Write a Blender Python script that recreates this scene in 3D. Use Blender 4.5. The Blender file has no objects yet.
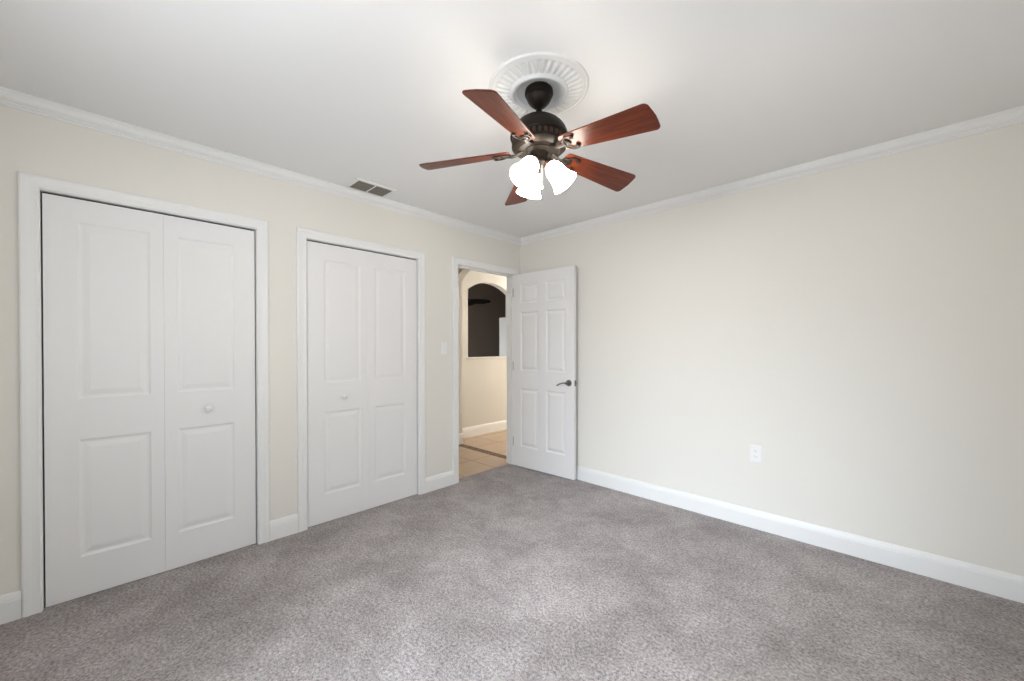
import bpy, bmesh, math, random
from mathutils import Vector, Matrix

S = bpy.context.scene
COL = S.collection
PI = math.pi
R = math.radians

# ------------------------------------------------------------------ camera, exposure, daylight
cam_d = bpy.data.cameras.new('camera')
cam = bpy.data.objects.new('camera', cam_d)
COL.objects.link(cam)
CX, CY, CZ = 2.945, -3.170, 1.265
YAW, PITCH, ROLL = R(44.125), R(-0.393), R(-0.029)
F_ = Vector((-math.sin(YAW) * math.cos(PITCH), math.cos(YAW) * math.cos(PITCH), math.sin(PITCH)))
R_ = Vector((math.cos(YAW), math.sin(YAW), 0))
U_ = R_.cross(F_)
R2 = R_ * math.cos(ROLL) + U_ * math.sin(ROLL)
U2 = U_ * math.cos(ROLL) - R_ * math.sin(ROLL)
M = Matrix.Identity(4)
for i in range(3):
    M[i][0], M[i][1], M[i][2] = R2[i], U2[i], -F_[i]
    M[i][3] = (CX, CY, CZ)[i]
cam.matrix_world = M
cam_d.sensor_width = 36.0
cam_d.lens = 396.7 / 1024 * 36.0
cam_d.shift_y = 9.588 / 1024
cam_d.clip_start = 0.02
S.camera = cam

S.view_settings.view_transform = 'Standard'
S.view_settings.look = 'None'
S.view_settings.gamma = 1.0
S.view_settings.use_curve_mapping = False
S.view_settings.exposure = 0.3

W, FY, H = 3.62, -3.70, 2.44           # right wall x, front wall y, ceiling z
T = 0.11                               # wall thickness

SKY_UP, SKY_HZ, GROUND = (0.66, 0.82, 1.0), (0.84, 0.93, 1.0), (0.88, 0.94, 1.0)
SKY_K, GROUND_K = 3.0, 4.8
LAMP_W, HALL_W = 6.0, 62.0
GLOW_DIR, GLOW_P, GLOW_C, GLOW_K = (0.06, -1.0, 0.50), 13.0, (0.76, 0.87, 1.0), 23.0

world = bpy.data.worlds.new('sky')
S.world = world
world.use_nodes = True
wn = world.node_tree
wn.nodes.clear()
tc = wn.nodes.new('ShaderNodeTexCoord')
sp = wn.nodes.new('ShaderNodeSeparateXYZ')
mr = wn.nodes.new('ShaderNodeMapRange')
mr.inputs['From Min'].default_value = -1; mr.inputs['From Max'].default_value = 1
rp = wn.nodes.new('ShaderNodeValToRGB')
rp.color_ramp.interpolation = 'LINEAR'
e = rp.color_ramp.elements
def sc(c, k): return (c[0] * k, c[1] * k, c[2] * k, 1)
e[0].position = 0.0; e[0].color = sc(GROUND, GROUND_K)
e[1].position = 1.0; e[1].color = sc(SKY_UP, SKY_K)
q = e.new(0.48); q.color = sc(GROUND, GROUND_K)
q = e.new(0.52); q.color = sc(SKY_HZ, SKY_K)
bg = wn.nodes.new('ShaderNodeBackground')
out = wn.nodes.new('ShaderNodeOutputWorld')
wn.links.new(tc.outputs['Generated'], sp.inputs[0])
wn.links.new(sp.outputs['Z'], mr.inputs['Value'])
wn.links.new(mr.outputs[0], rp.inputs[0])
# brighter sky lobe added low before the front window to steer its daylight
dt = wn.nodes.new('ShaderNodeVectorMath'); dt.operation = 'DOT_PRODUCT'
dt.inputs[1].default_value = Vector(GLOW_DIR).normalized()
mx0 = wn.nodes.new('ShaderNodeMath'); mx0.operation = 'MAXIMUM'; mx0.inputs[1].default_value = 0.0
pw = wn.nodes.new('ShaderNodeMath'); pw.operation = 'POWER'; pw.inputs[1].default_value = GLOW_P
vs = wn.nodes.new('ShaderNodeMix'); vs.data_type = 'RGBA'; vs.blend_type = 'ADD'; vs.clamp_factor = False
vs.inputs['B'].default_value = sc(GLOW_C, GLOW_K)
wn.links.new(tc.outputs['Generated'], dt.inputs[0])
wn.links.new(dt.outputs['Value'], mx0.inputs[0])
wn.links.new(mx0.outputs[0], pw.inputs[0])
wn.links.new(pw.outputs[0], vs.inputs['Factor'])
wn.links.new(rp.outputs[0], vs.inputs['A'])
wn.links.new(vs.outputs['Result'], bg.inputs[0])
wn.links.new(bg.outputs[0], out.inputs[0])

# windows of the room (in the two walls beside and behind the camera)
WIN_R = (-3.35, -2.45, 0.75, 2.05)     # y0 y1 z0 z1 in the right wall
WIN_F = (1.38, 2.50, 0.55, 2.08)     # x0 x1 z0 z1 in the front wall

def portal(name, loc, rot, sx, sy):
    l = bpy.data.lights.new(name, 'AREA')
    l.shape = 'RECTANGLE'; l.size = sx; l.size_y = sy
    l.cycles.is_portal = True
    o = bpy.data.objects.new(name, l)
    o.location = loc; o.rotation_euler = rot
    COL.objects.link(o)
    return o
portal('daylight_portal', (W + T + 0.01, (WIN_R[0] + WIN_R[1]) / 2, (WIN_R[2] + WIN_R[3]) / 2), (0, R(90), 0),
       WIN_R[3] - WIN_R[2], WIN_R[1] - WIN_R[0])
portal('daylight_portal', ((WIN_F[0] + WIN_F[1]) / 2, FY - T - 0.01, (WIN_F[2] + WIN_F[3]) / 2), (R(90), 0, 0),
       WIN_F[1] - WIN_F[0], WIN_F[3] - WIN_F[2])

# ------------------------------------------------------------------ materials
def new_mat(name):
    m = bpy.data.materials.new(name)
    m.use_nodes = True
    nt = m.node_tree
    return m, nt, nt.nodes['Principled BSDF']

def lin(r, g, b):
    f = lambda c: ((c / 255 + 0.055) / 1.055) ** 2.4 if c / 255 > 0.04045 else c / 255 / 12.92
    return (f(r), f(g), f(b), 1)

def bump(nt, b, scale, strength, dist=0.002, detail=4, coord='Object'):
    t = nt.nodes.new('ShaderNodeTexCoord')
    n = nt.nodes.new('ShaderNodeTexNoise')
    n.inputs['Scale'].default_value = scale
    n.inputs['Detail'].default_value = detail
    bp = nt.nodes.new('ShaderNodeBump')
    bp.inputs['Strength'].default_value = strength
    bp.inputs['Distance'].default_value = dist
    nt.links.new(t.outputs[coord], n.inputs['Vector'])
    nt.links.new(n.outputs['Fac'], bp.inputs['Height'])
    nt.links.new(bp.outputs['Normal'], b.inputs['Normal'])
    return n

def simple(name, col, rough=0.5, metal=0.0, bs=None, spec=0.5):
    m, nt, b = new_mat(name)
    b.inputs['Base Color'].default_value = col
    b.inputs['Roughness'].default_value = rough
    b.inputs['Metallic'].default_value = metal
    b.inputs['Specular IOR Level'].default_value = spec
    if bs: bump(nt, b, *bs)
    return m

def mat_carpet():
    m, nt, b = new_mat('carpet')
    L = nt.links.new
    t = nt.nodes.new('ShaderNodeTexCoord')
    def noise(scale, detail, rough=0.5, dist=0.0):
        n = nt.nodes.new('ShaderNodeTexNoise')
        n.inputs['Scale'].default_value = scale
        n.inputs['Detail'].default_value = detail
        n.inputs['Roughness'].default_value = rough
        n.inputs['Distortion'].default_value = dist
        L(t.outputs['Object'], n.inputs['Vector'])
        return n
    big = noise(2.3, 6, 0.68, 0.25)      # shading of swathes where the pile leans another way, painted into the colour
    mid = noise(16, 3, 0.6)
    fine = noise(80, 4, 0.75)
    vor = nt.nodes.new('ShaderNodeTexVoronoi')
    vor.inputs['Scale'].default_value = 180
    L(t.outputs['Object'], vor.inputs['Vector'])
    def ramp(src, a, b_, c0, c1):
        r = nt.nodes.new('ShaderNodeValToRGB')
        r.color_ramp.elements[0].position = a; r.color_ramp.elements[0].color = c0
        r.color_ramp.elements[1].position = b_; r.color_ramp.elements[1].color = c1
        L(src, r.inputs[0]); return r
    def mul(a, b_, f=1.0):
        x = nt.nodes.new('ShaderNodeMix'); x.data_type = 'RGBA'; x.blend_type = 'MULTIPLY'
        x.inputs['Factor'].default_value = f
        L(a, x.inputs['A']); L(b_, x.inputs['B']); return x.outputs['Result']
    c_big = ramp(big.outputs['Fac'], 0.36, 0.62, (0.70, 0.685, 0.675, 1), (1.04, 1.04, 1.04, 1))
    c_mid = ramp(mid.outputs['Fac'], 0.3, 0.7, (0.86, 0.85, 0.85, 1), (1.06, 1.06, 1.06, 1))
    c_fin = ramp(fine.outputs['Fac'], 0.33, 0.67, (0.17, 0.146, 0.138, 1), (0.63, 0.575, 0.562, 1))
    c = mul(mul(c_fin.outputs[0], c_big.outputs[0]), c_mid.outputs[0])
    L(c, b.inputs['Base Color'])
    b.inputs['Roughness'].default_value = 1.0
    b.inputs['Specular IOR Level'].default_value = 0.05
    b.inputs['Sheen Weight'].default_value = 0.15
    b.inputs['Sheen Roughness'].default_value = 0.6
    ad = nt.nodes.new('ShaderNodeMath'); ad.operation = 'ADD'
    L(fine.outputs['Fac'], ad.inputs[0]); L(vor.outputs['Distance'], ad.inputs[1])
    bp = nt.nodes.new('ShaderNodeBump')
    bp.inputs['Strength'].default_value = 0.6; bp.inputs['Distance'].default_value = 0.006
    L(ad.outputs[0], bp.inputs['Height']); L(bp.outputs['Normal'], b.inputs['Normal'])
    return m

def mat_tile():
    m, nt, b = new_mat('hall_tile')
    L = nt.links.new
    t = nt.nodes.new('ShaderNodeTexCoord')
    mp = nt.nodes.new('ShaderNodeMapping')
    mp.inputs['Location'].default_value = (0.47, 0.305, 0)
    br = nt.nodes.new('ShaderNodeTexBrick')
    br.offset = 0.0; br.squash = 1.0
    br.inputs['Scale'].default_value = 1.0
    br.inputs['Brick Width'].default_value = 0.41
    br.inputs['Row Height'].default_value = 0.41
    br.inputs['Mortar Size'].default_value = 0.006
    br.inputs['Mortar Smooth'].default_value = 0.2
    br.inputs['Color1'].default_value = (0.50, 0.37, 0.26, 1)
    br.inputs['Color2'].default_value = (0.46, 0.335, 0.235, 1)
    br.inputs['Mortar'].default_value = (0.22, 0.15, 0.10, 1)
    n = nt.nodes.new('ShaderNodeTexNoise'); n.inputs['Scale'].default_value = 7; n.inputs['Detail'].default_value = 5
    r = nt.nodes.new('ShaderNodeValToRGB')
    r.color_ramp.elements[0].color = (0.82, 0.8, 0.78, 1); r.color_ramp.elements[1].color = (1.08, 1.08, 1.08, 1)
    x = nt.nodes.new('ShaderNodeMix'); x.data_type = 'RGBA'; x.blend_type = 'MULTIPLY'; x.inputs['Factor'].default_value = 1
    L(t.outputs['Object'], mp.inputs[0]); L(mp.outputs[0], br.inputs['Vector'])
    L(t.outputs['Object'], n.inputs['Vector']); L(n.outputs['Fac'], r.inputs[0])
    L(br.outputs['Color'], x.inputs['A']); L(r.outputs[0], x.inputs['B'])
    L(x.outputs['Result'], b.inputs['Base Color'])
    b.inputs['Roughness'].default_value = 0.38
    bp = nt.nodes.new('ShaderNodeBump'); bp.invert = True
    bp.inputs['Strength'].default_value = 0.4; bp.inputs['Distance'].default_value = 0.003
    L(br.outputs['Fac'], bp.inputs['Height']); L(bp.outputs['Normal'], b.inputs['Normal'])
    return m

def mat_mosaic():
    m, nt, b = new_mat('mosaic_strip')
    L = nt.links.new
    t = nt.nodes.new('ShaderNodeTexCoord')
    v = nt.nodes.new('ShaderNodeTexVoronoi')
    v.distance = 'CHEBYCHEV'; v.inputs['Scale'].default_value = 36; v.inputs['Randomness'].default_value = 0.25
    h = nt.nodes.new('ShaderNodeSeparateColor')
    r = nt.nodes.new('ShaderNodeValToRGB')
    r.color_ramp.elements[0].color = (0.04, 0.018, 0.008, 1); r.color_ramp.elements[1].color = (0.19, 0.10, 0.05, 1)
    L(t.outputs['Object'], v.inputs['Vector']); L(v.outputs['Color'], h.inputs[0])
    L(h.outputs[0], r.inputs[0]); L(r.outputs[0], b.inputs['Base Color'])
    b.inputs['Roughness'].default_value = 0.6
    return m

def mat_wood():
    m, nt, b = new_mat('cherry_blade')
    L = nt.links.new
    t = nt.nodes.new('ShaderNodeTexCoord')
    mp = nt.nodes.new('ShaderNodeMapping')
    mp.inputs['Scale'].default_value = (5, 75, 40)
    n = nt.nodes.new('ShaderNodeTexNoise'); n.inputs['Scale'].default_value = 1.0
    n.inputs['Detail'].default_value = 6; n.inputs['Roughness'].default_value = 0.65
    n.inputs['Distortion'].default_value = 0.4
    r = nt.nodes.new('ShaderNodeValToRGB')
    r.color_ramp.elements[0].position = 0.30; r.color_ramp.elements[0].color = (0.040, 0.0075, 0.003, 1)
    r.color_ramp.elements[1].position = 0.72; r.color_ramp.elements[1].color = (0.165, 0.030, 0.008, 1)
    L(t.outputs['Object'], mp.inputs[0]); L(mp.outputs[0], n.inputs['Vector'])
    L(n.outputs['Fac'], r.inputs[0]); L(r.outputs[0], b.inputs['Base Color'])
    b.inputs['Roughness'].default_value = 0.33
    b.inputs['Specular IOR Level'].default_value = 0.32
    return m

def mat_glow(name, col, k, base=(0.9, 0.9, 0.88, 1)):
    m, nt, b = new_mat(name)
    b.inputs['Base Color'].default_value = base
    b.inputs['Roughness'].default_value = 0.35
    b.inputs['Emission Color'].default_value = col
    b.inputs['Emission Strength'].default_value = k
    return m

def mat_shade():
    m, nt, b = new_mat('frosted_glass')
    L = nt.links.new
    b.inputs['Base Color'].default_value = (0.92, 0.91, 0.88, 1)
    b.inputs['Roughness'].default_value = 0.3
    b.inputs['Emission Color'].default_value = (1.0, 0.91, 0.79, 1)
    b.inputs['Emission Strength'].default_value = 21.0
    return m

M_wall = simple('cream_wall_paint', lin(231, 227, 219), 0.75, bs=(160, 0.06, 0.001, 3), spec=0.3)
M_ceil = simple('white_ceiling_paint', lin(240, 239, 238), 0.85, bs=(120, 0.10, 0.001, 3), spec=0.2)
M_trim = simple('white_trim_paint', lin(236, 235, 233), 0.38, spec=0.4)
M_door = simple('white_door_paint', lin(234, 232, 231), 0.42, bs=(300, 0.03, 0.0006, 2), spec=0.4)
M_plast = simple('white_plaster', lin(234, 233, 230), 0.7, spec=0.3)
M_carpet = mat_carpet()
M_tile = mat_tile()
M_mosaic = mat_mosaic()
M_wood = mat_wood()
M_bronze = simple('oiled_bronze', (0.016, 0.012, 0.009, 1), 0.40, 0.15, bs=(40, 0.05, 0.002, 3), spec=0.16)
M_bronze2 = simple('worn_copper_bronze', (0.075, 0.040, 0.026, 1), 0.42, 0.6)
M_shade = mat_shade()
M_bulb = mat_glow('lit_bulb', (1.0, 0.95, 0.86, 1), 12)
M_hallglow = mat_glow('fill_glow', (1.0, 0.86, 0.68, 1), 6)  # glowing bowl of the added hall fill light
M_hall = simple('beige_hall_paint', lin(226, 221, 213), 0.75, bs=(160, 0.06, 0.001, 3), spec=0.3)
M_halltrim = simple('hall_trim_paint', lin(243, 241, 237), 0.45)
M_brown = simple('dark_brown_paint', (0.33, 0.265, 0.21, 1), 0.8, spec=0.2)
M_black = simple('black_blade', (0.004, 0.004, 0.004, 1), 0.5)
M_vent = simple('dull_metal_louver', (0.22, 0.20, 0.17, 1), 0.5, 0.2)
M_dark = simple('shade_black', (0.02, 0.019, 0.018, 1), 0.9)  # near-black painted for shade in closets and vent duct; also colours the track
M_nickel = simple('brushed_nickel', (0.22, 0.205, 0.185, 1), 0.30, 1.0)
M_plate = simple('white_plastic', lin(238, 237, 235), 0.35)
M_slot = simple('slot_grey', (0.22, 0.21, 0.20, 1), 0.6)
M_knob = simple('white_glazed_knob', lin(232, 230, 228), 0.2)
M_grass = simple('lawn', (0.10, 0.14, 0.05, 1), 0.9)

# ------------------------------------------------------------------ mesh helpers
def link(name, bm, mat, parent=None, smooth=False, angle=35, loc=None, rot=None):
    me = bpy.data.meshes.new(name)
    bmesh.ops.recalc_face_normals(bm, faces=bm.faces[:])
    bm.to_mesh(me); bm.free()
    for mm in (mat if isinstance(mat, (list, tuple)) else [mat]): me.materials.append(mm)
    if smooth:
        me.polygons.foreach_set('use_smooth', [True] * len(me.polygons))
        me.set_sharp_from_angle(angle=R(angle))
    o = bpy.data.objects.new(name, me)
    COL.objects.link(o)
    if loc: o.location = loc
    if rot: o.rotation_euler = rot
    if parent: o.parent = parent
    return o

def tag(o, label=None, cat=None, group=None, kind=None):
    if label: o['label'] = label
    if cat: o['category'] = cat
    if group: o['group'] = group
    if kind: o['kind'] = kind
    return o

def empty(name, loc, rz=0, **kw):
    o = bpy.data.objects.new(name, None)
    o.empty_display_size = 0.1
    o.location = loc; o.rotation_euler = (0, 0, rz)
    COL.objects.link(o)
    return tag(o, **kw)

def struct(name, bm, mat, **kw):
    o = link(name, bm, mat, **kw)
    o['kind'] = 'structure'
    return o

def box(bm, x0, x1, y0, y1, z0, z1, bev=0.0, seg=2):
    v = [bm.verts.new(c) for c in ((x0, y0, z0), (x1, y0, z0), (x1, y1, z0), (x0, y1, z0),
                                   (x0, y0, z1), (x1, y0, z1), (x1, y1, z1), (x0, y1, z1))]
    fs = [bm.faces.new([v[i] for i in f]) for f in ((3, 2, 1, 0), (4, 5, 6, 7), (0, 1, 5, 4), (1, 2, 6, 5), (2, 3, 7, 6), (3, 0, 4, 7))]
    if bev:
        es = list({e for f in fs for e in f.edges})
        bmesh.ops.bevel(bm, geom=es, offset=bev, segments=seg, profile=0.5, affect='EDGES')
    return bm

def voxels(xs, ys, zs, filled):
    """solid made of grid cells; only outer faces are kept"""
    bm = bmesh.new()
    V = {}
    def vt(i, j, k):
        if (i, j, k) not in V: V[(i, j, k)] = bm.verts.new((xs[i], ys[j], zs[k]))
        return V[(i, j, k)]
    nx, ny, nz = len(xs) - 1, len(ys) - 1, len(zs) - 1
    def f(i, j, k): return 0 <= i < nx and 0 <= j < ny and 0 <= k < nz and filled(i, j, k)
    for i in range(nx):
        for j in range(ny):
            for k in range(nz):
                if not f(i, j, k): continue
                if not f(i - 1, j, k): bm.faces.new([vt(i, j, k), vt(i, j, k + 1), vt(i, j + 1, k + 1), vt(i, j + 1, k)])
                if not f(i + 1, j, k): bm.faces.new([vt(i + 1, j, k), vt(i + 1, j + 1, k), vt(i + 1, j + 1, k + 1), vt(i + 1, j, k + 1)])
                if not f(i, j - 1, k): bm.faces.new([vt(i, j, k), vt(i + 1, j, k), vt(i + 1, j, k + 1), vt(i, j, k + 1)])
                if not f(i, j + 1, k): bm.faces.new([vt(i, j + 1, k), vt(i, j + 1, k + 1), vt(i + 1, j + 1, k + 1), vt(i + 1, j + 1, k)])
                if not f(i, j, k - 1): bm.faces.new([vt(i, j, k), vt(i, j + 1, k), vt(i + 1, j + 1, k), vt(i + 1, j, k)])
                if not f(i, j, k + 1): bm.faces.new([vt(i, j, k + 1), vt(i + 1, j, k + 1), vt(i + 1, j + 1, k + 1), vt(i, j + 1, k + 1)])
    return bm

def loft(bm, rings, closed_ring=True, caps=True):
    """rings: list of lists of points; joins successive rings"""
    rr = [[bm.verts.new(p) for p in r] for r in rings]
    n = len(rr[0])
    for a, b in zip(rr[:-1], rr[1:]):
        for i in range(n if closed_ring else n - 1):
            j = (i + 1) % n
            bm.faces.new([a[i], a[j], b[j], b[i]])
    if caps and closed_ring:
        bm.faces.new(rr[0][::-1]); bm.faces.new(rr[-1])
    return rr

def lathe(bm, prof, seg=48, mat=Matrix.Identity(4), rfun=None):
    """prof: (r, z) pairs; r==0 closes the end"""
    rows = []
    for r, z in prof:
        if r < 1e-6:
            rows.append([bm.verts.new(mat @ Vector((0, 0, z)))])
        else:
            row = []
            for i in range(seg):
                a = 2 * PI * i / seg
                dz = rfun(r, a) if rfun else 0
                row.append(bm.verts.new(mat @ Vector((r * math.cos(a), r * math.sin(a), z + dz))))
            rows.append(row)
    for a, b in zip(rows[:-1], rows[1:]):
        for i in range(seg):
            j = (i + 1) % seg
            if len(a) == 1 and len(b) == 1: continue
            if len(a) == 1: bm.faces.new([a[0], b[j], b[i]])
            elif len(b) == 1: bm.faces.new([a[i], a[j], b[0]])
            else: bm.faces.new([a[i], a[j], b[j], b[i]])
    return bm

def tube(bm, pts, rad, seg=8, flat=1.0):
    """tube along a polyline; rad is one number or one per point"""
    pts = [Vector(p) for p in pts]
    n = len(pts)
    rads = rad if isinstance(rad, (list, tuple)) else [rad] * n
    rings = []
    prev = None
    for i, p in enumerate(pts):
        d = (pts[min(i + 1, n - 1)] - pts[max(i - 1, 0)]).normalized()
        up = Vector((0, 0, 1)) if abs(d.z) < 0.95 else Vector((1, 0, 0))
        if prev is not None:
            up = prev
        s = d.cross(up).normalized()
        u = s.cross(d).normalized()
        prev = u
        rings.append([p + s * math.cos(2 * PI * k / seg) * rads[i] + u * math.sin(2 * PI * k / seg) * rads[i] * flat for k in range(seg)])
    loft(bm, rings)
    return bm

def sphere(bm, c, r, seg=20, rings=12, sz=1.0):
    prof = [(0, -r * sz)] + [(r * math.sin(PI * i / rings), -r * sz * math.cos(PI * i / rings)) for i in range(1, rings)] + [(0, r * sz)]
    lathe(bm, prof, seg, Matrix.Translation(c))
    return bm

# ------------------------------------------------------------------ paneled door slab
def paneled(w, h, t, panels, depth=0.007):
    """slab x 0..w, z 0..h; moulded panels on the y=0 face (facing -y) and, mirrored, on the y=t face"""
    xs = sorted({0, w, *[p[0] for p in panels], *[p[1] for p in panels]})
    zs = sorted({0, h, *[p[2] for p in panels], *[p[3] for p in panels]})
    bm = bmesh.new()
    prof = [(0.0, 0.0), (0.006, 0.0035), (0.012, depth), (0.020, depth), (0.027, depth * 0.75), (0.044, 0.0015)]
    def inpan(xa, xb, za, zb):
        return any(p[0] - 1e-6 <= xa and xb <= p[1] + 1e-6 and p[2] - 1e-6 <= za and zb <= p[3] + 1e-6 for p in panels)
    for side in (0, 1):
        Y = lambda d: d if side == 0 else t - d
        for xa, xb in zip(xs[:-1], xs[1:]):
            for za, zb in zip(zs[:-1], zs[1:]):
                if inpan(xa, xb, za, zb): continue
                v = [bm.verts.new((x, Y(0), z)) for x, z in ((xa, za), (xb, za), (xb, zb), (xa, zb))]
                bm.faces.new(v)
        for x0, x1, z0, z1 in panels:
            rings = [[(x0 + o, Y(d), z0 + o), (x1 - o, Y(d), z0 + o), (x1 - o, Y(d), z1 - o), (x0 + o, Y(d), z1 - o)] for o, d in prof]
            rr = loft(bm, rings, True, False)
            bm.faces.new(rr[-1])
    for a, b in (((0, 0), (w, 0)), ((w, 0), (w, h)), ((w, h), (0, h)), ((0, h), (0, 0))):
        v = [bm.verts.new((a[0], 0, a[1])), bm.verts.new((b[0], 0, b[1])), bm.verts.new((b[0], t, b[1])), bm.verts.new((a[0], t, a[1]))]
        bm.faces.new(v)
    bmesh.ops.remove_doubles(bm, verts=bm.verts[:], dist=1e-5)
    return bm

# ------------------------------------------------------------------ trim sweeps
CASING = [(0.0, 0.0), (0.0, 0.010), (0.006, 0.0135), (0.016, 0.0125), (0.030, 0.0135), (0.044, 0.0170), (0.055, 0.0175), (0.061, 0.0150), (0.063, 0.010), (0.063, 0.0)]
def casing(bm, y0, y1, zt, x=0.0, sgn=1, z0=0.0):
    """door casing round the opening y0..y1, head zt, on the plane x, standing out along sgn*x"""
    path = [(y0, z0, -1, 0), (y0, zt, -1, 1), (y1, zt, 1, 1), (y1, z0, 1, 0)]
    rings = [[(x + sgn * t, py + o * dy, pz + o * dz) for o, t in CASING] for py, pz, dy, dz in path]
    loft(bm, rings, True, True)
    return bm

def jamb(bm, y0, y1, zt, xa, xb, th=0.018):
    """boards lining an opening whose clear size is y0..y1 / zt"""
    box(bm, xa, xb, y0 - th, y0, 0, zt + th)
    box(bm, xa, xb, y1, y1 + th, 0, zt + th)
    box(bm, xa, xb, y0, y1, zt, zt + th)
    return bm

BASE = [(0, 0), (0.0145, 0), (0.0145, 0.092), (0.0125, 0.098), (0.0135, 0.102), (0.0095, 0.116), (0.0065, 0.124), (0.003, 0.128), (0, 0.128)]
def baseboard(bm, p0, p1, n, h=1.0, z=0.0):
    """p0,p1 ground points on the wall, n the wall's inward normal"""
    rings = [[(p[0] + n[0] * t, p[1] + n[1] * t, z + zz * h) for t, zz in BASE] for p in (p0, p1)]
    loft(bm, rings)
    return bm

CROWN = [(0, 0), (0.046, 0), (0.046, -0.010), (0.0405, -0.0105), (0.038, -0.020), (0.032, -0.031), (0.023, -0.040), (0.014, -0.0445), (0.0125, -0.047), (0.0125, -0.053), (0.0065, -0.0545), (0.006, -0.064), (0, -0.064)]

# ------------------------------------------------------------------ room shell
# bedroom floor
bm = bmesh.new()
box(bm, -0.075, W, FY, 0, -0.04, 0.0)
for ya, yb in ((-3.50, -2.36), (-2.31, -1.16)): box(bm, -0.76, -0.075, ya, yb, -0.04, 0.0)
struct('floor', bm, M_carpet)
# openings in the left wall (clear sizes)
C1 = (-3.376, -2.485, 2.020)
C2 = (-2.182, -1.290, 2.020)
D1 = (-0.857, -0.098, 2.036)
JT = 0.018
ops = [(a - JT, b + JT, z + JT) for a, b, z in (C1, C2, D1)]
ys = sorted({FY - T, 0.11, *[o[0] for o in ops], *[o[1] for o in ops]})
zs = sorted({0.0, H, *[o[2] for o in ops]})
def left_fill(i, j, k):
    ym, zm = (ys[j] + ys[j + 1]) / 2, (zs[k] + zs[k + 1]) / 2
    return not any(o[0] < ym < o[1] and zm < o[2] for o in ops)
struct('wall_left', voxels([-T, 0.0], ys, zs, left_fill), M_wall)
bm = bmesh.new(); box(bm, 0, W + T, 0, T, 0, H); struct('wall_back', bm, M_wall)
def win_wall(name, axis, win, mat):
    a0, a1, z0, z1 = win
    if axis == 'x':
        yy = [FY - T, a0, a1, 0.0]
        return struct(name, voxels([W, W + T], yy, [0, z0, z1, H], lambda i, j, k: not (j == 1 and k == 1)), mat)
    xx = [0.0, a0, a1, W]
    return struct(name, voxels(xx, [FY - T, FY], [0, z0, z1, H], lambda i, j, k: not (i == 1 and k == 1)), mat)
win_wall('wall_right', 'x', WIN_R, M_wall)
win_wall('wall_front', 'y', WIN_F, M_wall)
bm = bmesh.new(); box(bm, -T, W + T, FY - T, T, H, H + 0.08); struct('ceiling', bm, M_ceil)

# crown moulding, one length per wall, mitred at the corners
def crown(name, pts):
    bm = bmesh.new(); loft(bm, pts); return struct(name, bm, M_trim)
crown('trim_1', [[(c, FY + c, H + d) for c, d in CROWN], [(c, -c, H + d) for c, d in CROWN]])
crown('trim_2', [[(c, -c, H + d) for c, d in CROWN], [(W - c, -c, H + d) for c, d in CROWN]])
crown('trim_3', [[(W - c, -c, H + d) for c, d in CROWN], [(W - c, FY + c, H + d) for c, d in CROWN]])
crown('trim_4', [[(W - c, FY + c, H + d) for c, d in CROWN], [(c, FY + c, H + d) for c, d in CROWN]])

# casings and jambs of the three openings
for n, (a, b, z) in zip((5, 6, 7), (C1, C2, D1)):
    bm = bmesh.new()
    casing(bm, a - 0.003, b + 0.003, z + 0.003)
    jamb(bm, a, b, z, -T, 0.0)
    if n == 7:      # stop strips of the swinging door, and its hall-side casing
        for y0, y1, z0, z1 in ((a, a + 0.011, 0, z), (b - 0.011, b, 0, z), (a, b, z - 0.011, z)):
            box(bm, -0.070, -0.038, y0, y1, z0, z1)
        casing(bm, a - 0.003, b + 0.003, z + 0.003, -T, -1)
    struct('trim_%d' % n, bm, M_trim)

# baseboards
def base(name, segs, mat=M_trim, h=1.0):
    bm = bmesh.new()
    for s in segs: baseboard(bm, *s, h=h)
    return struct(name, bm, mat)
CW = 0.066
base('baseboard_left', [((0, FY), (0, C1[0] - CW), (1, 0)), ((0, C1[1] + CW), (0, C2[0] - CW), (1, 0)),
                        ((0, C2[1] + CW), (0, D1[0] - CW), (1, 0)), ((0, D1[1] + CW), (0, -0.0), (1, 0))])
base('baseboard_back', [((0.0146, 0), (W, 0), (0, -1))])
base('baseboard_right', [((W, 0), (W, FY), (-1, 0))])
base('baseboard_front', [((0, FY), (W, FY), (0, 1))])

# ------------------------------------------------------------------ windows behind / beside the camera
def window(name, axis, win):
    a0, a1, z0, z1 = win
    def bx(bm, u0, u1, d0, d1, zz0, zz1):       # u along the wall, d depth outward from the inner face
        if axis == 'x': box(bm, W + d0, W + d1, u0, u1, zz0, zz1)
        else: box(bm, u0, u1, FY - d1, FY - d0, zz0, zz1)
    bm = bmesh.new()
    for u0, u1, zz0, zz1 in ((a0, a0 + .035, z0, z1), (a1 - .035, a1, z0, z1), (a0 + .035, a1 - .035, z0, z0 + .035), (a0 + .035, a1 - .035, z1 - .035, z1)):
        bx(bm, u0, u1, 0.03, 0.09, zz0, zz1)
    o = struct(name, bm, M_trim)
    bm = bmesh.new()
    zm = (z0 + z1) / 2
    bx(bm, a0 + .035, a1 - .035, 0.045, 0.08, zm - .02, zm + .02)
    link('meeting_rail', bm, M_trim, o)
    bm = bmesh.new()
    bx(bm, a0 - .04, a1 + .04, -0.03, 0.03, z0 - .02, z0)
    link('window_sill', bm, M_trim, o)
    return o
window('window_1', 'x', WIN_R)
window('window_2', 'y', WIN_F)

# ------------------------------------------------------------------ closets: shell behind each pair of bifold doors, interior shade painted dark
for nm, (a, b, z) in (('wall_closet', C1), ('wall_closet', C2)):
    xs = [-0.74, -0.70, -T]; yy = [a - 0.12, a - 0.08, b + 0.08, b + 0.12]
    zz = [0, 0.02, 2.20, 2.24]
    o = struct(nm, voxels(xs, yy, zz, lambda i, j, k: i == 0 or j in (0, 2) or k in (0, 2)), M_dark)

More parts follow.
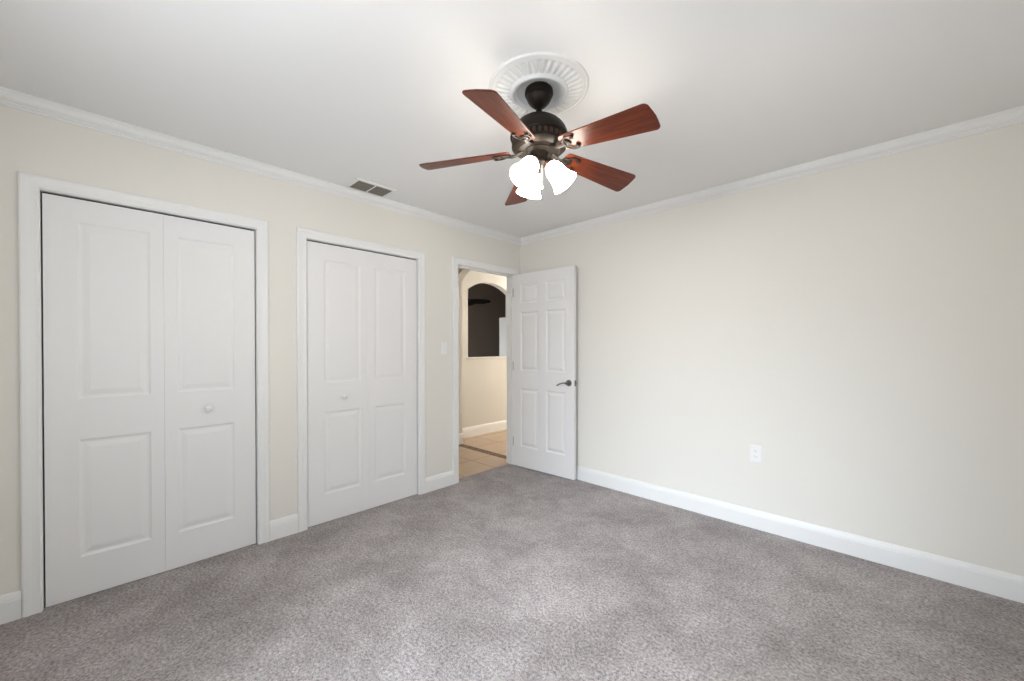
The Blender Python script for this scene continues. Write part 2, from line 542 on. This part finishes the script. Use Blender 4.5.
def bifold(name, C, knob_leaf, label):
    a, b, z = C
    gap = 0.006
    y0, y1 = a + gap, b - gap
    ym = (y0 + y1) / 2
    top, bot = z - 0.010, 0.004
    hgt = top - bot
    root = empty(name, (-0.012, ym, 0), kind='structure', label=label, cat='closet door')
    for s in (0, 1):
        w = (y1 - y0) / 2 - 0.0004
        so, si = 0.112, 0.056
        px = (so, w - si) if s == 0 else (si, w - so)
        panels = [(px[0], px[1], 0.205 - bot, 0.800 - bot), (px[0], px[1], 1.008 - bot, 1.897 - bot)]
        bm = paneled(w, hgt, 0.033, panels, depth=0.0055)
        if s == 0: box(bm, w - 0.02, w + 0.018, 0.033, 0.039, 0.0, hgt)
        # local x -> world y, local y (0 = face) -> world -x
        ang = 0.006 * (1 if s == 0 else -1)
        for v in bm.verts:
            x, y, zc = v.co
            wy = (y0 if s == 0 else ym + 0.0004) + x
            lean = 0.004 * max(0, min(1, (x / w if s == 0 else 1 - x / w)))
            v.co = (-y + lean, wy - ym, zc + bot)
        leaf = link('door_leaf', bm, M_door, root)
        if s == knob_leaf:
            ky = (px[0] + px[1]) / 2 + (y0 if s == 0 else ym + 0.0004) - ym
            ky += 0.005
            m = Matrix.Translation((0.002, ky, 0.905)) @ Matrix.Rotation(PI / 2, 4, 'Y')
            bm = bmesh.new()
            lathe(bm, [(0.0105, -0.003), (0.0105, 0.002), (0.008, 0.006), (0.009, 0.012), (0.0165, 0.018), (0.0190, 0.024), (0.0180, 0.030), (0.012, 0.034), (0, 0.035)], 24, m)
            link('knob', bm, M_knob, leaf, smooth=True)
    # head track inside the opening
    bm = bmesh.new(); box(bm, -0.031, -0.015, y0 - ym, y1 - ym, z - 0.006, z)
    link('track', bm, M_dark, root)
    return root
bifold('door_2', C1, 1, 'white two-panel bifold closet door nearest the camera, knob on its right leaf')
bifold('door_3', C2, 0, 'white bifold closet door next to the open doorway, knob on its left leaf')

# ------------------------------------------------------------------ swinging six-panel door, open against the back wall
DA = math.atan2(0.040, 0.760)
door = empty('door_1', (0.012, -0.124, 0), DA, kind='structure', label='white six-panel door standing open against the back wall', cat='door')
dw, dh, db = 0.757, 2.022, 0.012
pans = []
for (xa, xb) in ((0.098, 0.330), (0.427, 0.659)):
    for (za, zb) in ((0.225, 0.835), (1.020, 1.635), (1.725, 1.925)):
        pans.append((xa, xb, za - db, zb - db))
bm = paneled(dw, dh, 0.035, pans, depth=0.008)
for v in bm.verts: v.co.z += db
slab = link('door_slab', bm, M_door, door)
bm = bmesh.new()
hm = Matrix.Translation((0.697, 0.0, 0.925)) @ Matrix.Rotation(PI / 2, 4, 'X')
lathe(bm, [(0.031, 0.0), (0.031, 0.004), (0.027, 0.009), (0.013, 0.011), (0.0115, 0.030), (0.0125, 0.034), (0.0125, 0.050), (0.009, 0.053), (0, 0.053)], 28, hm)
tube(bm, [(0.697, -0.043, 0.925), (0.685, -0.046, 0.926), (0.665, -0.047, 0.927), (0.640, -0.046, 0.922), (0.615, -0.044, 0.912), (0.594, -0.042, 0.902), (0.582, -0.041, 0.899)],
     [0.010, 0.010, 0.009, 0.008, 0.0075, 0.007, 0.0055], 10, 0.8)
tag(link('lever_handle', bm, M_nickel, door, smooth=True), 'dark nickel lever handle')
bm = bmesh.new()
hm = Matrix.Translation((0.697, 0.035, 0.925)) @ Matrix.Rotation(-PI / 2, 4, 'X')
lathe(bm, [(0.031, 0.0), (0.031, 0.004), (0.027, 0.009), (0.013, 0.011), (0.0115, 0.022), (0, 0.024)], 28, hm)
link('rosette', bm, M_nickel, door, smooth=True)
bm = bmesh.new()
box(bm, dw - 0.001, dw + 0.0015, 0.005, 0.030, 0.897, 0.953, 0.0005, 1)
box(bm, dw, dw + 0.010, 0.011, 0.024, 0.917, 0.933, 0.002, 1)
tag(link('latch_plate', bm, M_nickel, door), 'metal latch plate in the door edge')
for z in (0.22, 1.02, 1.80):
    bm = bmesh.new()
    lathe(bm, [(0, 0), (0.006, 0), (0.006, 0.088), (0, 0.088)], 12, Matrix.Translation((-0.005, 0.006, z)))
    lathe(bm, [(0, 0), (0.0035, 0.0), (0.0045, 0.003), (0.002, 0.008), (0, 0.009)], 12, Matrix.Translation((-0.005, 0.006, z + 0.088)))
    box(bm, -0.004, 0.0, 0.004, 0.034, z + 0.002, z + 0.086)
    link('hinge', bm, M_nickel, door, smooth=True)

# ------------------------------------------------------------------ hall beyond the doorway
HX = -1.39                 # far hall wall face
HY0, HY1 = -1.10, 3.30
bm = bmesh.new(); box(bm, HX - T, -0.075, HY0, HY1, -0.05, -0.002); struct('floor_hall', bm, M_tile)
bm = bmesh.new(); box(bm, HX, -T, 0.005, 0.100, -0.002, 0.0005); struct('trim_8', bm, M_mosaic)

def seg_arch(s0, s1, zs_, zp, n=24):
    """points of a segmental arch from s0 to s1, springing zs_, crown zp"""
    hw = (s1 - s0) / 2; rise = zp - zs_
    rad = (hw * hw + rise * rise) / (2 * rise)
    cz = zp - rad
    return [(s0 + (s1 - s0) * i / n, cz + math.sqrt(max(rad * rad - (s0 + (s1 - s0) * i / n - (s0 + s1) / 2) ** 2, 0))) for i in range(n + 1)]

def arch_wall(name, mapf, s_lo, s_hi, z_hi, o0, o1, sill, arch, mat):
    """wall from s_lo..s_hi, 0..z_hi with an arched opening o0..o1 above sill; mapf(s, d, z), d=0 front, 1 back"""
    bm = bmesh.new()
    def quad(*p): bm.faces.new([bm.verts.new(mapf(*q)) for q in p])
    for d in (0, 1):
        quad((s_lo, d, 0), (o0, d, 0), (o0, d, z_hi), (s_lo, d, z_hi))
        quad((o1, d, 0), (s_hi, d, 0), (s_hi, d, z_hi), (o1, d, z_hi))
        for (a, za), (b, zb) in zip(arch[:-1], arch[1:]):
            quad((a, d, za), (b, d, zb), (b, d, z_hi), (a, d, z_hi))
            if sill > 0: quad((a, d, 0), (b, d, 0), (b, d, sill), (a, d, sill))
    for (a, za), (b, zb) in zip(arch[:-1], arch[1:]):
        quad((a, 0, za), (b, 0, zb), (b, 1, zb), (a, 1, za))
        if sill > 0: quad((a, 0, sill), (b, 0, sill), (b, 1, sill), (a, 1, sill))
    quad((o0, 0, sill), (o0, 1, sill), (o0, 1, arch[0][1]), (o0, 0, arch[0][1]))
    quad((o1, 0, sill), (o1, 1, sill), (o1, 1, arch[-1][1]), (o1, 0, arch[-1][1]))
    quad((s_lo, 0, 0), (s_lo, 1, 0), (s_lo, 1, z_hi), (s_lo, 0, z_hi))
    quad((s_hi, 0, 0), (s_hi, 1, 0), (s_hi, 1, z_hi), (s_hi, 0, z_hi))
    quad((s_lo, 0, z_hi), (s_hi, 0, z_hi), (s_hi, 1, z_hi), (s_lo, 1, z_hi))
    bmesh.ops.remove_doubles(bm, verts=bm.verts[:], dist=1e-5)
    return struct(name, bm, mat, smooth=True, angle=30)

# far hall wall with an arched pass-through
pa0, pa1, psill = 0.408, 1.270, 1.108
arch_wall('wall_hall', lambda s, d, z: (HX - T * d, s, z), HY0, HY1, 2.9, pa0, pa1, psill, seg_arch(pa0, pa1, 2.085, 2.222), M_hall)
bm = bmesh.new(); box(bm, HX - T - 0.012, HX + 0.014, pa0 - 0.02, pa1 + 0.02, psill, psill + 0.016, 0.003, 1)
struct('trim_9', bm, M_halltrim)
# arch across the hall, in line with the bedroom's back wall
oa0, oa1 = -1.145, -0.20
arch_wall('wall_arch', lambda s, d, z: (s, T * d, z), HX, -T, H, oa0, oa1, 0.0, seg_arch(oa0, oa1, 2.135, 2.330), M_hall)
# hall-side walls closing the space
bm = bmesh.new(); box(bm, -T, -T + 0.10, 0.111, HY1, 0, H); struct('wall_hall_near', bm, M_hall)
bm = bmesh.new(); box(bm, HX, -T, HY0 - 0.1, HY0, 0, H); struct('wall_hall_end', bm, M_hall)
bm = bmesh.new(); box(bm, HX, 0, HY1, HY1 + 0.1, 0, H); struct('wall_hall_end', bm, M_hall)
bm = bmesh.new(); box(bm, HX, -T, HY0 - 0.1, HY1 + 0.1, H, H + 0.08); struct('ceiling_hall', bm, M_ceil)
base('baseboard_hall', [((HX, T + 0.001), (HX, HY1), (1, 0)), ((HX + 0.015, 0), (oa0, 0), (0, -1)), ((oa0, 0), (oa0, T), (1, 0))], M_halltrim, h=1.1)
# dark living room past the pass-through
FX = -4.3
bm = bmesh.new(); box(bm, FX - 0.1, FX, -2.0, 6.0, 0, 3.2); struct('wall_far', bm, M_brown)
struct('wall_far_side', voxels([FX, -3.7, -2.0, HX - T], [-2.1, -2.0], [0, 0.5, 2.3, 3.2], lambda i, j, k: not (i == 1 and k == 1)), M_brown)  # opening added in this unseen wall to light the far room
portal('daylight_portal', (-2.85, -2.11, 1.4), (R(90), 0, 0), 1.7, 1.8)  # lets sky light in through that added opening
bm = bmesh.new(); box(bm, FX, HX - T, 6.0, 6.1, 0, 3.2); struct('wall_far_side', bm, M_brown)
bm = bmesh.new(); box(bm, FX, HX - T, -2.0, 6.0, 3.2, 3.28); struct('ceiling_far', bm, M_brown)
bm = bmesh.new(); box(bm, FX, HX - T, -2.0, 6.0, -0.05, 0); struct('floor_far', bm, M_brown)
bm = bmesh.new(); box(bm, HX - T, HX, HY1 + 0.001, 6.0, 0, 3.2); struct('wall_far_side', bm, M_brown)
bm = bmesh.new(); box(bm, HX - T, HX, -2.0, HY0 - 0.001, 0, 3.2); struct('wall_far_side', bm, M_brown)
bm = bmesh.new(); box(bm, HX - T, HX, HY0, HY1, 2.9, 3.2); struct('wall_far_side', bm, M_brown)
# pale partition end seen low at the right of the pass-through
bm = bmesh.new(); box(bm, -2.315, HX - T, 1.92, 2.04, 0, 1.81); struct('wall_partition', bm, M_hall)

# added fill light for the hall, bowl-shaped and unseen round the corner
hl = empty('hall_fill', (-0.75, 2.55, H), label='added bowl-shaped fill light on the hall ceiling, out of view', cat='fill light')
bm = bmesh.new(); lathe(bm, [(0, 0), (0.15, 0), (0.15, -0.025), (0.14, -0.03), (0, -0.03)], 40); link('fill_base', bm, M_nickel, hl, smooth=True)
bm = bmesh.new(); lathe(bm, [(0.135, -0.03), (0.13, -0.06), (0.10, -0.095), (0.05, -0.115), (0, -0.12)], 40); link('fill_bowl', bm, M_hallglow, hl, smooth=True, angle=80)
l = bpy.data.lights.new('hall_fill_light', 'POINT'); l.energy = HALL_W; l.color = (1.0, 0.99, 0.94); l.shadow_soft_size = 0.12
lo = bpy.data.objects.new('hall_fill_light', l); lo.location = (0, 0, -0.28); lo.parent = hl; COL.objects.link(lo)

# ------------------------------------------------------------------ ceiling medallion
FC = (1.774, -1.786)
md = bmesh.new()
NF = 36
def flute(r, a):
    w = max(0.0, min(1.0, (r - 0.134) / 0.005)) * max(0.0, min(1.0, (0.193 - r) / 0.005))
    s = math.cos(a * NF)
    return 0.0038 * w * max(-1, min(1, s * 2.2))
prof = [(0.224, 0.0), (0.2235, -0.005), (0.220, -0.009), (0.215, -0.0095), (0.212, -0.006), (0.208, -0.0065), (0.203, -0.009), (0.197, -0.010),
        (0.193, -0.010), (0.188, -0.011), (0.180, -0.012), (0.170, -0.014), (0.160, -0.0155), (0.150, -0.017), (0.142, -0.019), (0.137, -0.020), (0.134, -0.021),
        (0.131, -0.023), (0.128, -0.030), (0.122, -0.034), (0.116, -0.034), (0.111, -0.030), (0.109, -0.025), (0.105, -0.023), (0.102, -0.024),
        (0.098, -0.018), (0.093, -0.010), (0.086, -0.006), (0.070, -0.004), (0.030, -0.004), (0, -0.004)]
lathe(md, prof, 320, Matrix.Identity(4), flute)
tag(link('ceiling_medallion', md, M_plast, smooth=True, angle=50, loc=(FC[0], FC[1], H)),
    'white fluted plaster medallion on the ceiling around the fan mount', 'ceiling medallion')

# ------------------------------------------------------------------ ceiling fan
fan = empty('ceiling_fan', (FC[0], FC[1], H), label='bronze ceiling fan with five cherry blades and three lit bell shades', cat='ceiling fan')
fan.scale = (1.0165,) * 3
Z0 = 2.421
def P(prof): return [(r, z - Z0) for r, z in prof]
bm = bmesh.new()
lathe(bm, P([(0, 2.421), (0.054, 2.421), (0.056, 2.413), (0.061, 2.411), (0.063, 2.404), (0.0635, 2.394), (0.061, 2.387), (0.0565, 2.384), (0.0565, 2.378), (0.052, 2.367), (0.045, 2.356), (0.036, 2.346), (0.027, 2.339), (0.018, 2.335), (0, 2.335)]), 48)
link('canopy', bm, M_bronze, fan, smooth=True)
bm = bmesh.new()
lathe(bm, P([(0, 2.345), (0.0125, 2.345), (0.0125, 2.322), (0.016, 2.316), (0.020, 2.304), (0.025, 2.290), (0.025, 2.276), (0, 2.276)]), 32)
link('downrod', bm, M_bronze, fan, smooth=True)
bm = bmesh.new()
lathe(bm, P([(0, 2.290), (0.030, 2.289), (0.055, 2.283), (0.074, 2.276), (0.078, 2.272), (0.081, 2.272), (0.096, 2.261), (0.106, 2.250), (0.108, 2.246), (0.111, 2.246), (0.119, 2.234), (0.1255, 2.218), (0.1285, 2.205), (0.1285, 2.198), (0.125, 2.195),
             (0.119, 2.192), (0.118, 2.166), (0.122, 2.163), (0.122, 2.156), (0.114, 2.148), (0.098, 2.142), (0.094, 2.140), (0.090, 2.143), (0, 2.143)]), 64)
motor = link('motor_housing', bm, M_bronze, fan, smooth=True)
bm = bmesh.new()
for k in range(30):
    a = 2 * PI * k / 30
    b = bmesh.new(); box(b, 0.116, 0.1215, -0.0065, 0.0065, 2.169 - Z0, 2.189 - Z0, 0.0012, 1)
    b.transform(Matrix.Rotation(a, 4, 'Z'))
    me = bpy.data.meshes.new('t'); b.to_mesh(me); b.free(); bm.from_mesh(me); bpy.data.meshes.remove(me)
tag(link('vent_band', bm, M_bronze2, motor), 'coppery vent band')
bm = bmesh.new()
lathe(bm, P([(0, 2.146), (0.060, 2.146), (0.061, 2.140), (0.050, 2.136), (0.041, 2.132), (0.039, 2.126), (0.038, 2.108), (0.036, 2.096), (0.039, 2.092), (0.039, 2.084), (0.030, 2.076), (0.018, 2.068), (0.010, 2.060), (0.008, 2.054), (0.010, 2.049), (0.006, 2.043), (0, 2.042)]), 48)
kit = link('light_kit', bm, M_bronze, fan, smooth=True)
bm = bmesh.new()
for k in range(16):
    sphere(bm, (0.026, -0.010, 2.066 - Z0 - 0.0052 * k), 0.0023, 8, 6)
lathe(bm, [(0, 0), (0.003, 0.0), (0.0055, -0.012), (0.004, -0.022), (0, -0.024)], 12, Matrix.Translation((0.026, -0.010, 2.066 - Z0 - 0.084)))
link('pull_chain', bm, M_nickel, kit, smooth=True)

# one blade and its iron, then copies turned about the axis
ZB, DR, TILT = 2.131 - Z0, math.atan(0.087), -0.264
ER = Vector((math.cos(DR), 0, -math.sin(DR)))
EW = Vector((0, math.cos(TILT), math.sin(TILT)))
EN = ER.cross(EW).normalized()
def bp_(r, w, n): return Vector((0.15, 0, ZB)) + ER * (r - 0.15) + EW * w + EN * n
def blade_outline():
    pts = []
    r0, r1 = 0.132, 0.545
    hw = lambda r: 0.046 + (0.0675 - 0.046) * (r - 0.15) / (0.537 - 0.15)
    def corner(cr, cw, rad, a0, a1, n=6):
        for i in range(n + 1):
            a = a0 + (a1 - a0) * i / n
            pts.append((cr + rad * math.cos(a), cw + rad * math.sin(a)))
    # tip: two rounded corners joined by a slightly bowed end
    rt = 0.020
    corner(r1 - rt - 0.006, -hw(r1) + rt, rt, -PI / 2, -R(8))
    for w in (-0.025, 0.0, 0.025):
        pts.append((r1 - 0.001 - 3.2 * w * w, w))
    corner(r1 - rt - 0.006, hw(r1) - rt, rt, R(8), PI / 2)
    rb = 0.020
    corner(r0 + rb, hw(r0) - rb, rb, PI / 2, PI)
    corner(r0 + rb, -hw(r0) + rb, rb, PI, 3 * PI / 2)
    return pts
ol = blade_outline()
bm = bmesh.new()
def ring(n, ins):
    o = []
    m = len(ol)
    for i, (r, w) in enumerate(ol):
        a = Vector(ol[i - 1]); b = Vector(ol[(i + 1) % m]); d = (b - a).normalized()
        nn = Vector((d.y, -d.x))
        o.append(bp_(r - nn.x * ins, w - nn.y * ins, n))
    return o
loft(bm, [ring(0.0, 0.0016), ring(0.0014, 0.0), ring(0.0050, 0.0), ring(0.0064, 0.0016)])
blade = link('blade', bm, M_wood, fan, smooth=True, angle=40)

def spiral(c, r0, r1, a0, turns, n=22, z=0.0):
    return [bp_(c[0] + (r0 + (r1 - r0) * i / n) * math.cos(a0 + turns * 2 * PI * i / n),
                c[1] + (r0 + (r1 - r0) * i / n) * math.sin(a0 + turns * 2 * PI * i / n), z) for i in range(n + 1)]
bm = bmesh.new()
zi = -0.006
# arm from the motor out to the blade root, dipping then rising
arm = [Vector((0.070, 0, 2.145 - Z0)), Vector((0.088, 0, 2.136 - Z0)), Vector((0.106, 0, 2.127 - Z0)), bp_(0.124, 0, -0.009), bp_(0.140, 0, zi), bp_(0.156, 0, zi)]
tube(bm, arm, [0.013, 0.011, 0.010, 0.011, 0.012, 0.010], 10, 0.55)
# oval pad with a crescent that curls outward at both blade edges
pad = []
for k in range(24):
    a = 2 * PI * k / 24
    pad.append((0.152 + 0.026 * math.cos(a), 0.022 * math.sin(a)))
loft(bm, [[bp_(r, w, -0.0005) for r, w in pad], [bp_(r, w, -0.005) for r, w in pad], [bp_(0.152 + (r - 0.152) * .8, w * .8, -0.0075) for r, w in pad]])
for s in (1, -1):
    path = []
    for i in range(15):
        a = PI + s * (PI * 0.62) * i / 14 * -1
        path.append(bp_(0.186 + 0.040 * math.cos(a), 0.0 + 0.038 * math.sin(a), zi))
    end = path[-1]
    er, ew = 0.186 + 0.040 * math.cos(PI - s * PI * .62), 0.038 * math.sin(PI - s * PI * .62)
    curl = spiral((er - 0.004, ew - s * 0.0085), 0.0094, 0.0030, s * R(66), -s * 1.15, 20, zi)
    tube(bm, path + curl[1:], [0.0042] * len(path) + [0.0042 - 0.0014 * i / 20 for i in range(20)], 8, 0.8)
    sphere(bm, curl[-1], 0.0052, 10, 6)
for (r, w) in ((0.144, 0.0), (0.164, 0.010), (0.164, -0.010)):
    sphere(bm, bp_(r, w, -0.0078), 0.0035, 10, 6, 0.6)
iron = link('blade_iron', bm, M_bronze, blade, smooth=True, angle=60)
PH = R(288.835)
blades = [blade]
blade.rotation_euler = (0, 0, PH - R(0.7))
for k in range(1, 5):
    b = blade.copy(); COL.objects.link(b); b.parent = fan
    b.rotation_euler = (0, R(1.3) if k == 1 else 0, PH + k * 2 * PI / 5)
    i2 = iron.copy(); COL.objects.link(i2); i2.parent = b
    blades.append(b)

# three bell shades on curved arms
SH = [(0.0205, 0.0), (0.0235, 0.002), (0.030, 0.009), (0.0385, 0.022), (0.0435, 0.038), (0.0455, 0.056), (0.0475, 0.074), (0.0520, 0.092), (0.0585, 0.108), (0.0635, 0.118), (0.0650, 0.122),
      (0.0630, 0.121), (0.0560, 0.106), (0.0500, 0.091), (0.0455, 0.074), (0.0435, 0.056), (0.0415, 0.038), (0.0365, 0.023), (0.028, 0.011), (0.0205, 0.004)]
SH = [(r * 0.93, z * 0.95) for r, z in SH]
TA = R(38)
mc_r, mc_z = 0.117, 1.990 - Z0
axis = Vector((math.sin(TA), 0, -math.cos(TA)))
neck = Vector((mc_r, 0, mc_z)) - axis * 0.116
zax, xax = axis, Vector((0, 1, 0)); yax = zax.cross(xax)
MS = Matrix(((xax.x, yax.x, zax.x, neck.x), (xax.y, yax.y, zax.y, neck.y), (xax.z, yax.z, zax.z, neck.z), (0, 0, 0, 1)))
bm = bmesh.new()
c0 = neck - axis * 0.020
tube(bm, [Vector((0.030, 0, 2.092 - Z0)), Vector((0.040, 0, 2.100 - Z0)) , c0 + Vector((-0.004, 0, 0.006)), c0 + axis * 0.004], [0.009, 0.009, 0.009, 0.010], 10)
lathe(bm, [(0, -0.020), (0.014, -0.020), (0.020, -0.014), (0.0245, -0.004), (0.0255, 0.004), (0.0245, 0.007), (0.019, 0.007), (0, 0.006)], 28, MS)
arm_o = link('shade_arm', bm, M_bronze2, kit, smooth=True)
bm = bmesh.new(); lathe(bm, SH, 48, MS); shade = link('lamp_shade', bm, M_shade, arm_o, smooth=True, angle=70)
bm = bmesh.new()
lathe(bm, [(0.011, 0.008), (0.0115, 0.022), (0.017, 0.038), (0.0225, 0.054), (0.0235, 0.064), (0.0205, 0.076), (0.012, 0.085), (0, 0.088)], 24, MS)
bulb = link('bulb', bm, M_bulb, arm_o, smooth=True, angle=80)
AZ = [R(35), R(155), R(275)]
def lamp_light(parent):
    l = bpy.data.lights.new('bulb_light', 'POINT'); l.energy = LAMP_W; l.color = (1.0, 0.94, 0.85); l.shadow_soft_size = 0.02
    o = bpy.data.objects.new('bulb_light', l); o.location = neck + axis * 0.098; o.parent = parent; COL.objects.link(o)
for k, a in enumerate(AZ):
    if k == 0: ao = arm_o
    else:
        ao = arm_o.copy(); COL.objects.link(ao); ao.parent = kit
        for ch in (shade, bulb):
            c = ch.copy(); COL.objects.link(c); c.parent = ao
    ao.rotation_euler = (0, 0, a)
    lamp_light(ao)

# ------------------------------------------------------------------ fan in the far room (one dark blade shows through the pass-through)
ff = empty('ceiling_fan', (-3.70, 2.13, 3.2), label='dark ceiling fan in the brown room past the hall pass-through', cat='ceiling fan')
zf = 2.235 - 3.2
bm = bmesh.new(); lathe(bm, [(0, 0), (0.06, 0), (0.055, -0.03), (0.014, -0.06), (0.0125, -0.07), (0.0125, zf + 0.14), (0.03, zf + 0.12), (0.10, zf + 0.10), (0.12, zf + 0.05), (0.10, zf - 0.01), (0.05, zf - 0.04), (0, zf - 0.05)], 32)
link('motor_housing', bm, M_black, ff, smooth=True)
bm = bmesh.new()
fo = [(0.10, -0.05), (0.36, -0.078), (0.48, -0.070), (0.57, -0.045), (0.62, -0.018), (0.63, 0.0), (0.62, 0.018), (0.57, 0.045), (0.48, 0.070), (0.36, 0.078), (0.10, 0.05)]
loft(bm, [[(r, w * 1.25, zf + n - w * 0.50) for r, w in fo] for n in (0, 0.012)])
fb = link('blade', bm, M_black, ff)
fb.rotation_euler = (0, 0, R(44))
for k in range(1, 5):
    b = fb.copy(); COL.objects.link(b); b.parent = ff; b.rotation_euler = (0, 0, R(44) + k * 2 * PI / 5)

# ------------------------------------------------------------------ ceiling vent
vt = empty('ceiling_vent', (0.160, -1.788, H), label='rectangular metal air vent on the ceiling above the closet doors', cat='air vent')
hx, hy = 0.076, 0.128
bm = voxels([-hx - 0.022, -hx, hx, hx + 0.022], [-hy - 0.022, -hy, -0.006, 0.006, hy, hy + 0.022], [-0.007, 0], lambda i, j, k: not (i == 1 and j in (1, 3)))
bmesh.ops.bevel(bm, geom=[e_ for e_ in bm.edges if e_.calc_face_angle(0) > 1], offset=0.0015, segments=1, affect='EDGES')
link('frame', bm, M_plast, vt)
bm = bmesh.new(); box(bm, -hx, hx, -hy, hy, -0.0012, -0.0002); tag(link('duct_backing', bm, M_dark, vt), 'dark sheet painting the shade inside the duct')  # dark sheet stands in for the shade behind the louvers
for s in (-1, 1):
    bm = bmesh.new()
    for k in range(7):
        x = -hx + 2 * hx * (k + 0.5) / 7
        b = bmesh.new(); box(b, -0.0078, 0.0078, min(s * 0.006, s * hy), max(s * 0.006, s * hy), -0.0004, 0.0004)
        b.transform(Matrix.Translation((x, 0, -0.006)) @ Matrix.Rotation(R(-34), 4, 'Y'))
        me = bpy.data.meshes.new('t'); b.to_mesh(me); b.free(); bm.from_mesh(me); bpy.data.meshes.remove(me)
    tag(link('louver_bank', bm, M_vent, vt), 'grey slanted louvers')

# ------------------------------------------------------------------ outlet and light switch
def plate_bm(w, h, d=0.006):
    b = bmesh.new(); box(b, -w / 2, w / 2, -d, 0, -h / 2, h / 2, 0.0025, 2); return b
ol_ = empty('wall_outlet', (2.243, 0, 0.523), label='white duplex outlet low on the back wall', cat='outlet')
link('cover_plate', plate_bm(0.072, 0.116), M_plate, ol_)
for z in (0.0195, -0.0195):
    b = bmesh.new()
    pts = []
    for k in range(24):
        a = 2 * PI * k / 24
        pts.append((0.0172 * math.cos(a), max(-0.0135, min(0.0135, 0.0172 * math.sin(a)))))
    loft(b, [[(x, -0.0062, z + y) for x, y in pts], [(x, -0.0078, z + y) for x, y in pts], [(x * .94, -0.0084, z + y * .94) for x, y in pts]])
    rc = link('receptacle', b, M_plate, ol_)
    b = bmesh.new()
    box(b, -0.0078, -0.0058, -0.0088, -0.0080, z - 0.001, z + 0.0075)
    box(b, 0.0058, 0.0078, -0.0088, -0.0080, z - 0.001, z + 0.0060)
    lathe(b, [(0, 0), (0.0022, 0), (0.0022, 0.0008), (0, 0.0008)], 12, Matrix.Translation((0, -0.0080, z - 0.0075)) @ Matrix.Rotation(PI / 2, 4, 'X'))
    link('slots', b, M_slot, rc)
b = bmesh.new(); lathe(b, [(0.0028, 0), (0.0024, 0.0012), (0, 0.0016)], 12, Matrix.Translation((0, -0.006, 0)) @ Matrix.Rotation(PI / 2, 4, 'X')); link('screw', b, M_plate, ol_, smooth=True)

sw = empty('light_switch', (0, -1.024, 1.262), R(90), label='white light switch between the closet and the open doorway', cat='light switch')
link('cover_plate', plate_bm(0.072, 0.118), M_plate, sw)
b = bmesh.new(); box(b, -0.0165, 0.0165, -0.0072, -0.0055, -0.0335, 0.0335, 0.0008, 1); link('rocker_frame', b, M_plate, sw)
b = bmesh.new()
loft(b, [[(-0.0150, -0.0070, -0.0315), (0.0150, -0.0070, -0.0315), (0.0150, -0.0070, 0.0315), (-0.0150, -0.0070, 0.0315)],
         [(-0.0145, -0.0120, -0.0310), (0.0145, -0.0120, -0.0310), (0.0145, -0.0082, 0.0310), (-0.0145, -0.0082, 0.0310)]])
link('rocker', b, M_plate, sw)
